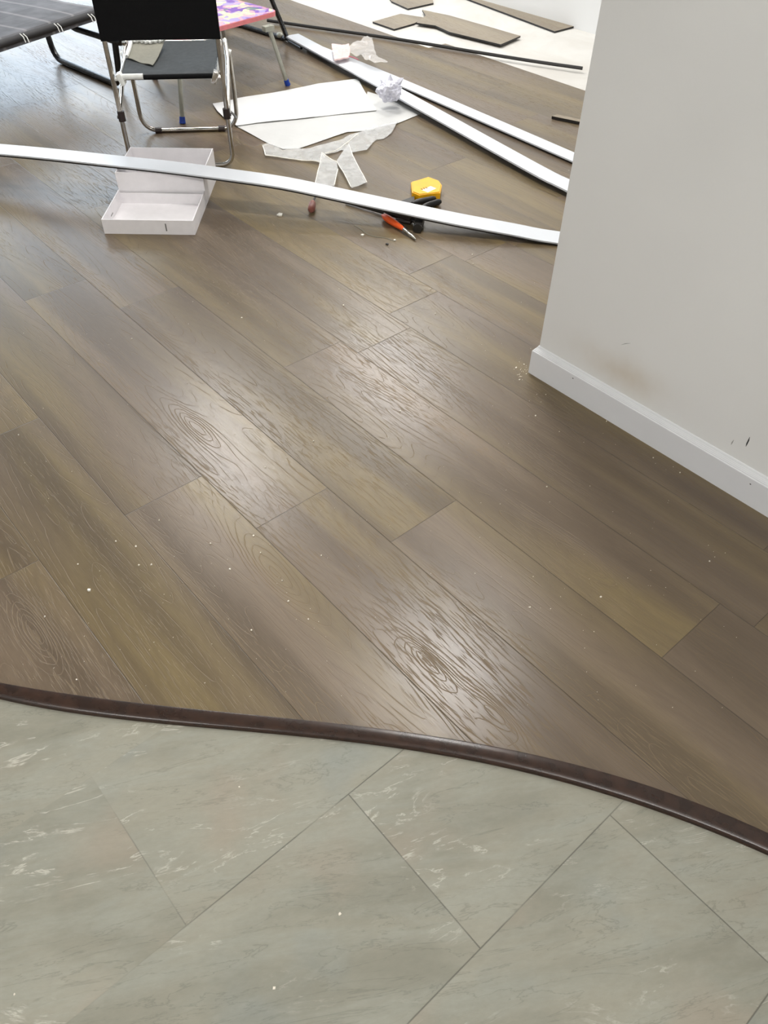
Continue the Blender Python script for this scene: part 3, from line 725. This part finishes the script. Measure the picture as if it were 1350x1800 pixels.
# black tube frame of another folding seat behind the table
g1 = px(506, 69, .012); g2 = px(400, 37, .012)
st = empty('folding_stool', ((g1+g2)/2).xy.to_3d(), 'black tube leg frame of a folding seat behind the picture table', 'stool')
top = px(477, -2, .24)
bm = bmesh.new(); tube(bm, rounded([top+(top-g1)*.9, top, g1, g2, g2+(top-g1)*1.9], .035), .012); obj('leg_frame', bm, M_BLACKTUBE, st, smooth=True)
a_ = top+(top-g1)*.9; b_ = g2+(top-g1)*1.9
bm = bmesh.new(); pp_ = [a_, b_, b_+Vector((.05, -.35, 0)), a_+Vector((.05, -.35, 0))]; prism(bm, [(p.x, p.y) for p in pp_], a_.z-.005, a_.z+.015); obj('seat', bm, M_FABRIC_BLACK, st)
bm = bmesh.new(); tube(bm, [g1+Vector((0, 0, -.003)), px(530, 84, .009)], .008); obj('foot_bar', bm, M_BLACKTUBE, st, smooth=True)
bm = bmesh.new(); c = px(492, 62, .02); bmesh.ops.create_uvsphere(bm, u_segments=12, v_segments=8, radius=.018); bmesh.ops.scale(bm, vec=(1.3, .9, .8), verts=bm.verts); bmesh.ops.translate(bm, vec=c, verts=bm.verts); obj('end_cap', bm, M_GREYTUBE, st, smooth=True, label='light grey plastic end cap')

# ------------------------------------------------------------------ packing sheets
def sheet_bm(pts, z, th=.0012, amp=.004, seed=0, cell=.03, zf=None, nscale=9):
    P = [px(a, b, z) for a, b in pts]; poly = [(p.x, p.y) for p in P]
    bm = bmesh.new(); vs = [bm.verts.new((x, y, 0)) for x, y in poly]; bm.faces.new(vs)
    x0 = min(p[0] for p in poly); x1 = max(p[0] for p in poly); y0 = min(p[1] for p in poly); y1 = max(p[1] for p in poly)
    k = x0
    while k < x1:
        k += cell; bmesh.ops.bisect_plane(bm, geom=bm.verts[:]+bm.edges[:]+bm.faces[:], plane_co=(k, 0, 0), plane_no=(1, 0, 0))
    k = y0
    while k < y1:
        k += cell; bmesh.ops.bisect_plane(bm, geom=bm.verts[:]+bm.edges[:]+bm.faces[:], plane_co=(0, k, 0), plane_no=(0, 1, 0))
    bmesh.ops.triangulate(bm, faces=bm.faces)
    for v in bm.verts:
        nz = noise.noise(Vector((v.co.x*nscale+seed, v.co.y*nscale, seed)))
        v.co.z = z+amp*(.8+nz)+(zf(v.co) if zf else 0)
    top = bm.faces[:]
    r = bmesh.ops.extrude_face_region(bm, geom=top)
    for v in [g for g in r['geom'] if isinstance(g, bmesh.types.BMVert)]: v.co.z += th
    return bm
S1 = [(374, 183), (395, 179), (420, 173), (500, 160), (560, 148), (629, 139), (640, 160), (662, 195), (600, 201), (520, 210), (450, 217), (416, 222), (395, 208), (382, 196)]
S2 = [(412, 214), (470, 206), (560, 196), (640, 188), (646, 162), (680, 172), (715, 186), (742, 200), (700, 217), (650, 230), (610, 233), (560, 250), (525, 262), (497, 263), (470, 252), (440, 236), (416, 223)]
o = obj('foam_sheet', sheet_bm(S2, .001, seed=3, amp=.0015), M_FOAMSHEET2, smooth=True, label='grey white foam sheet lying under the folded white sheet', cat='packing sheet'); center_origin(o)
o = obj('foam_sheet', sheet_bm(S1, .0052, seed=8, amp=.002), M_FOAMSHEET, smooth=True, label='folded opaque white sheet with a straight top edge behind the chair legs', cat='packing sheet'); center_origin(o)
def film(name, pts, z, label, seed=0, amp=.006, zf=None, edges=(), m=None):
    root = empty(name, (px(*pts[0], z)).xy.to_3d(), label, 'plastic film'); b = sheet_bm(pts, z, .0006, amp, seed, .02, zf, 14)
    vs = [v.co.copy() for v in b.verts]
    obj('film', b, m or M_FILM, root, smooth=True)
    for ed in edges:
        pe = [px(a, c, z) for a, c in ed]; path = []
        for i in range(len(pe)-1):
            for k in range(6): path.append(pe[i].lerp(pe[i+1], k/6))
        path.append(pe[-1])
        for p in path:
            nz = noise.noise(Vector((p.x*14+seed, p.y*14, seed))); p.z = z+amp*(.8+nz)+(zf(p) if zf else 0)+.001
        bm = bmesh.new(); tube(bm, path, .0018, 6); obj('rolled_edge', bm, M_FILM_EDGE, root, smooth=True)
film('plastic_film', [(461, 257), (475, 254), (497, 266), (530, 264), (545, 262), (590, 252), (622, 238), (632, 234), (650, 228), (700, 216), (688, 236), (674, 245), (662, 247), (656, 252), (645, 268), (618, 271), (600, 266), (572, 276), (568, 289), (530, 284), (468, 276)], .001,
     'ragged strip of milky plastic film under the edge of the foam sheets', 5, .008, edges=[[(462, 258), (467, 276), (530, 284), (566, 289)], [(572, 274), (600, 262), (630, 240)]])
film('plastic_film', [(566, 273), (592, 287), (594, 300), (588, 330), (554, 326), (560, 300)], .012, 'left arm of the V of milky film, vanishing under the long white board', 9, .008, zf=lambda p: .0, edges=[[(554, 326), (560, 300), (566, 273), (592, 287)], [(594, 300), (588, 328)]])
film('plastic_film', [(592, 284), (613, 256), (622, 280), (645, 322), (630, 331), (618, 332), (610, 318), (600, 300)], .006, 'right arm of the V of milky film with a bright rolled edge', 12, .008, edges=[[(592, 286), (604, 306), (617, 330)], [(613, 257), (624, 285), (645, 323)]])

# pink and clear wrapper on the crossed boards
root = empty('plastic_wrapper', px(600, 97, .036), 'crumpled pink and clear plastic wrapper lying on the white skirting boards', 'wrapper')
obj('pink_packet', sheet_bm([(583, 84), (598, 82), (613, 82), (616, 92), (614, 104), (600, 107), (588, 110)], .045, .006, .010, 2, .012, None, 30), M_PINKBAG, root, label='pink folded packet')
obj('clear_film', sheet_bm([(613, 86), (630, 76), (646, 69), (654, 72), (658, 90), (664, 105), (682, 112), (668, 116), (650, 113), (632, 103), (616, 100)], .040, .0008, .016, 6, .014, lambda p: .0, 22), M_CLEARBAG, root, label='clear fan of film')
bm = bmesh.new(); tube(bm, [px(613, 99, .06), px(622, 101, .062), px(630, 105, .06)], .002, 6); obj('red_seal', bm, simple('dark_pink_seal', srgb(190, 90, 110), .5), root, label='dark pink seal line')

# crumpled paper ball
bm = bmesh.new(); bmesh.ops.create_icosphere(bm, subdivisions=4, radius=1.0)
rb = random.Random(4); dirs = [Vector((rb.gauss(0, 1), rb.gauss(0, 1), rb.gauss(0, 1))).normalized() for _ in range(34)]; hh = [rb.uniform(.62, .95) for _ in dirs]
for v in bm.verts:
    d = v.co.normalized(); r = min([h/max(.05, d.dot(k)) for k, h in zip(dirs, hh) if d.dot(k) > .15] or [1.0]); r = min(r, 1.15)
    r *= 1+.16*noise.noise(d*3.6)-.16*abs(noise.noise(d*4.5))*2-.05*abs(noise.noise(d*11)); v.co = d*r
C0 = px(686, 158, .078)
for tip, sp, h in (((-.1, .1, 1), .26, .38), ((-.5, -.65, .75), .24, .36), ((.7, .3, .6), .25, .25), ((.6, .6, -.1), .3, .2), ((-.3, -.8, .1), .25, .2)):
    tip = Vector(tip).normalized()
    for v in bm.verts:
        a = v.co.normalized().angle(tip)
        if a < sp: v.co += tip*h*(1-a/sp)
bmesh.ops.scale(bm, vec=(.074, .074, .066), verts=bm.verts); bmesh.ops.translate(bm, vec=C0, verts=bm.verts)
o = obj('crumpled_paper', bm, M_PAPER, label='crumpled ball of white paper on the white skirting boards', cat='paper ball'); center_origin(o)
for v in o.data.vertices: pass

# ------------------------------------------------------------------ tools by the long board
Z = .0
# yellow tape measure
yp = [(722, 333), (737, 331), (752, 324), (771, 331), (776, 338), (773, 352), (752, 354), (736, 356), (724, 351)]
base_p = [px(a, b, .0) for a, b in yp]; root = empty('tape_measure', px(750, 342), 'yellow tape measure with white label behind the long white board', 'tape measure')
poly = [(p.x, p.y) for p in base_p]; cx = sum(p[0] for p in poly)/9; cy = sum(p[1] for p in poly)/9
off = px(750, 336, .03)-px(750, 342, 0)
poly = [(p[0]+(px(750, 340, .034)-px(750, 347, 0)).x*.5*0, p[1]) for p in poly]
bm = bmesh.new(); prism(bm, poly, .004, .030); es = [e_ for e_ in bm.edges if all(abs(v.co.z-.030) < 1e-6 for v in e_.verts)]; bmesh.ops.bevel(bm, geom=es, offset=.004, segments=3, affect='EDGES')
body = obj('body', bm, M_YELLOW, root, smooth=True)
def top_patch(pts, z0, z1, name, m, parent, label=None):
    bm = bmesh.new(); prism(bm, [px(a, b, z1).xy for a, b in pts], z0, z1); return obj(name, bm, m, parent, label=label)
top_patch([(741, 334), (757, 327), (767, 331), (752, 338)], .0295, .0306, 'label', M_LABEL, body, 'white printed label')
for k in range(3): top_patch([(739.5+k*4, 331.5-k*1.3), (741+k*4, 331-k*1.3), (744+k*4, 333.5-k*1.3), (742.5+k*4, 334-k*1.3)], .0295, .0309, 'print_line', M_INK, body)
bm = bmesh.new(); prism(bm, poly, .0, .0045); obj('base_plate', bm, M_PLASTIC_BLACK, root)
# black handled pliers
root = empty('pliers', px(748, 362), 'black handled pliers poking out beside the yellow tape measure', 'pliers')
for i, (a, b) in enumerate((((724, 357), (765, 349)), ((742, 364), (774, 354)))):
    p0 = px(*a, .014); p1 = px(*b, .014); path = [p0.lerp(p1, k/8)+Vector((0, 0, .0)) for k in range(9)]
    bm = bmesh.new(); tube(bm, path, [.006, .009, .0105, .011, .011, .011, .011, .0115, .008]); obj('grip', bm, M_PLASTIC_BLACK, root, smooth=True)
p0 = px(724, 357, .012); p1 = px(705, 362, .012)
bm = bmesh.new(); prism(bm, [px(728, 353, 0).xy, px(728, 364, 0).xy, px(702, 368, 0).xy, px(698, 364, 0).xy], .004, .018); obj('jaws', bm, M_HAMMER, root)
# orange handled screwdriver / chisel
root = empty('screwdriver', px(700, 398), 'orange handled screwdriver with short steel tip in front of the long board', 'screwdriver')
p0 = px(672, 378, .014); p1 = px(711, 404, .012); p2 = px(731, 421, .006)
bm = bmesh.new(); rr = [.004, .0105, .0125, .0128, .012, .0108, .0095, .008, .0055]; tube(bm, [p0.lerp(p1, k/8) for k in range(9)], rr, 14); obj('handle', bm, M_ORANGE, root, smooth=True, label='orange tapered handle')
bm = bmesh.new(); sd = (p1-p0).normalized().cross(Vector((0, 0, 1)))*.0095; sd = sd if sd.y < 0 else -sd
tube(bm, [p0.lerp(p1, k/6)+sd*(.75 if k in (0, 6) else 1.05)+Vector((0, 0, .003)) for k in range(7)], .0035, 8); obj('grip_inlay', bm, M_PLASTIC_BLACK, root, smooth=True, label='black rubber stripe along the handle')
bm = bmesh.new(); tube(bm, [p1-(p1-p0)*.03, p1.lerp(p2, .2), p1.lerp(p2, .35)], [.007, .0065, .0055], 10); tube(bm, [p1.lerp(p2, .3), p1.lerp(p2, .7), p2], [.005, .0055, .002], 10); obj('blade', bm, M_STEEL, root, smooth=True)
# hammer under the board
root = empty('hammer', px(735, 392), 'dark hammer lying under the long white board, head beside the screwdriver', 'hammer')
p0 = px(608, 355, .008); p1 = px(690, 377, .012); p2 = px(738, 390, .016)
bm = bmesh.new(); tube(bm, [p0, p0.lerp(p1, .5), p1, p2], [.0055, .006, .0085, .009], 12); obj('handle', bm, M_HAMMER, root, smooth=True)
bm = bmesh.new(); tube(bm, [px(698, 379, .014), px(706, 381, .014), px(724, 386, .015)], [.012, .0145, .0135], 12); tube(bm, [px(696, 387, .010), px(722, 391, .010)], .007, 10); obj('grip', bm, M_HGRIP, root, smooth=True)
hd = (px(733, 402, .016)-px(740, 378, .016)); hd.z = 0; hd.normalize()
cH = px(737, 391, .018); sx = Vector((-hd.y, hd.x, 0)); rot = Matrix((hd, sx, Vector((0, 0, 1)))).transposed()
bm = bmesh.new(); box(bm, tuple(cH), (.062, .030, .030), rot, bev=.005); q1 = cH+hd*.03
tube(bm, [q1-hd*.004, q1+hd*.006, q1+hd*.016], [.013, .015, .0155], 14); tube(bm, [cH-hd*.028, cH-hd*.05+Vector((0, 0, -.002)), cH-hd*.07+Vector((0, 0, -.008))], [.013, .010, .004], 10)
obj('head', bm, M_HAMMER, root, smooth=True)
# reddish bradawl
root = empty('bradawl', px(548, 365), 'small tool with dull red round handle poking out under the long board', 'hand tool')
p0 = px(547, 370, .013); p1 = px(550, 354, .015); p2 = px(562, 331, .02)
bm = bmesh.new(); tube(bm, [p0, p0.lerp(p1, .1), p0.lerp(p1, .35), p0.lerp(p1, .75), p1], [.007, .0125, .0135, .012, .006], 14); obj('handle', bm, M_REDKNOB, root, smooth=True, label='dull red bulb handle')
bm = bmesh.new(); tube(bm, [p1, p1.lerp(p2, .6), p2], [.004, .003, .002], 8); obj('shank', bm, M_HAMMER, root, smooth=True)

# ------------------------------------------------------------------ litter on the floor
def chip(x, y, s, m, name, label, cat, group=None, h=.0015, sq=1.0, tilt=True):
    p = px(x, y); r = random.Random(int(x*31+y)); k = r.randint(4, 6); a0 = r.random()*6
    P = []
    for i in range(k):
        a = a0+2*math.pi*i/k; rr_ = s*r.uniform(.6, 1.1); P.append((p.x+rr_*math.cos(a), p.y+rr_*sq*math.sin(a)))
    bm = bmesh.new(); zt = [h+(r.random()*h*1.5 if tilt else 0) for _ in P]; prism(bm, P, .0002, zt)
    o = obj(name, bm, m, label=label, cat=cat, group=group); return center_origin(o)
chip(492, 379, .012, M_LABEL, 'paper_scrap', 'torn white paper scrap in front of the long board, largest on the open floor', 'scrap', h=.003)
chip(637, 414, .007, M_LABEL, 'paper_scrap', 'small white paper scrap left of the orange screwdriver', 'scrap', h=.002)
chip(694, 423, .005, M_LABEL, 'paper_scrap', 'thin white paper scrap just below the orange screwdriver', 'scrap', h=.002)
chip(681, 430, .006, M_EDGE, 'dark_chip', 'tiny black chip just in front of the orange screwdriver', 'chip', h=.002)
chip(157, 1038, .0042, M_LABEL, 'crumb', 'cream crumb on the planks at lower left, brightest there', 'crumb', h=.002)
chip(715, 283, .006, M_LABEL, 'paper_scrap', 'tiny white scrap between the foam sheets and the crossed boards', 'scrap', h=.002) if False else None
bm = bmesh.new(); tube(bm, smooth_path([px(a, b, .0012) for a, b in ((622, 396), (633, 402), (645, 411), (660, 416), (676, 418), (695, 424))], 4), .0009, 5)
o = obj('thread', bm, M_SEATLINE, label='thin pale thread curling on the floor left of the screwdriver', cat='thread'); center_origin(o)
spec = [(466, 822), (442, 1108), (542, 1089), (961, 856), (941, 731), (1066, 741), (496, 1021), (446, 942), (79, 1084), (135, 1195), (239, 961), (370, 956), (204, 952), (551, 776), (703, 723), (565, 977), (458, 972), (507, 1057), (596, 509), (425, 559), (232, 596), (1247, 987), (931, 1068), (1056, 1050), (1195, 831), (1148, 805), (907, 647), (921, 641), (913, 668), (757, 509), (832, 464), (604, 537), (280, 915), (244, 994), (137, 992), (597, 1607), (482, 1737), (26, 1748), (421, 1384), (716, 283), (830, 448), (266, 993), (404, 1001), (33, 765), (1000, 300), (765, 552)]
rc = random.Random(3)
for x, y in spec:
    chip(x, y, rc.uniform(.0016, .0028), M_DUST, 'dust_chip', 'tiny pale chip of sawdust lying on the floor', 'chip', 'sawdust chips scattered over the floor', h=.0012)
bm = bmesh.new()
rg = random.Random(11)
for _ in range(420):
    x, y = rg.uniform(0, 1300), rg.uniform(440, 1250)
    p = px(x, y)
    if p.y < WY+.03 and p.x < XL+.03: continue
    if math.hypot(p.x-CC.x, p.y-CC.y) < 3.25: continue
    s = rg.uniform(.0004, .0010); box(bm, (p.x, p.y, s*.5), (s*rg.uniform(.6, 2), s, s), Matrix.Rotation(rg.random()*3, 3, 'Z'))
for _ in range(26):
    x = rg.gauss(925, 10); y = rg.gauss(655, 7); p = px(x, y)
    if p.y < WY+.02 and p.x < XL+.02: continue
    s = rg.uniform(.0008, .002); box(bm, (p.x, p.y, s*.5), (s*rg.uniform(.6, 2), s, s), Matrix.Rotation(rg.random()*3, 3, 'Z'))
obj('sawdust', bm, M_DUST, kind='stuff', label='fine sawdust grains strewn over the wood floor', cat='sawdust')
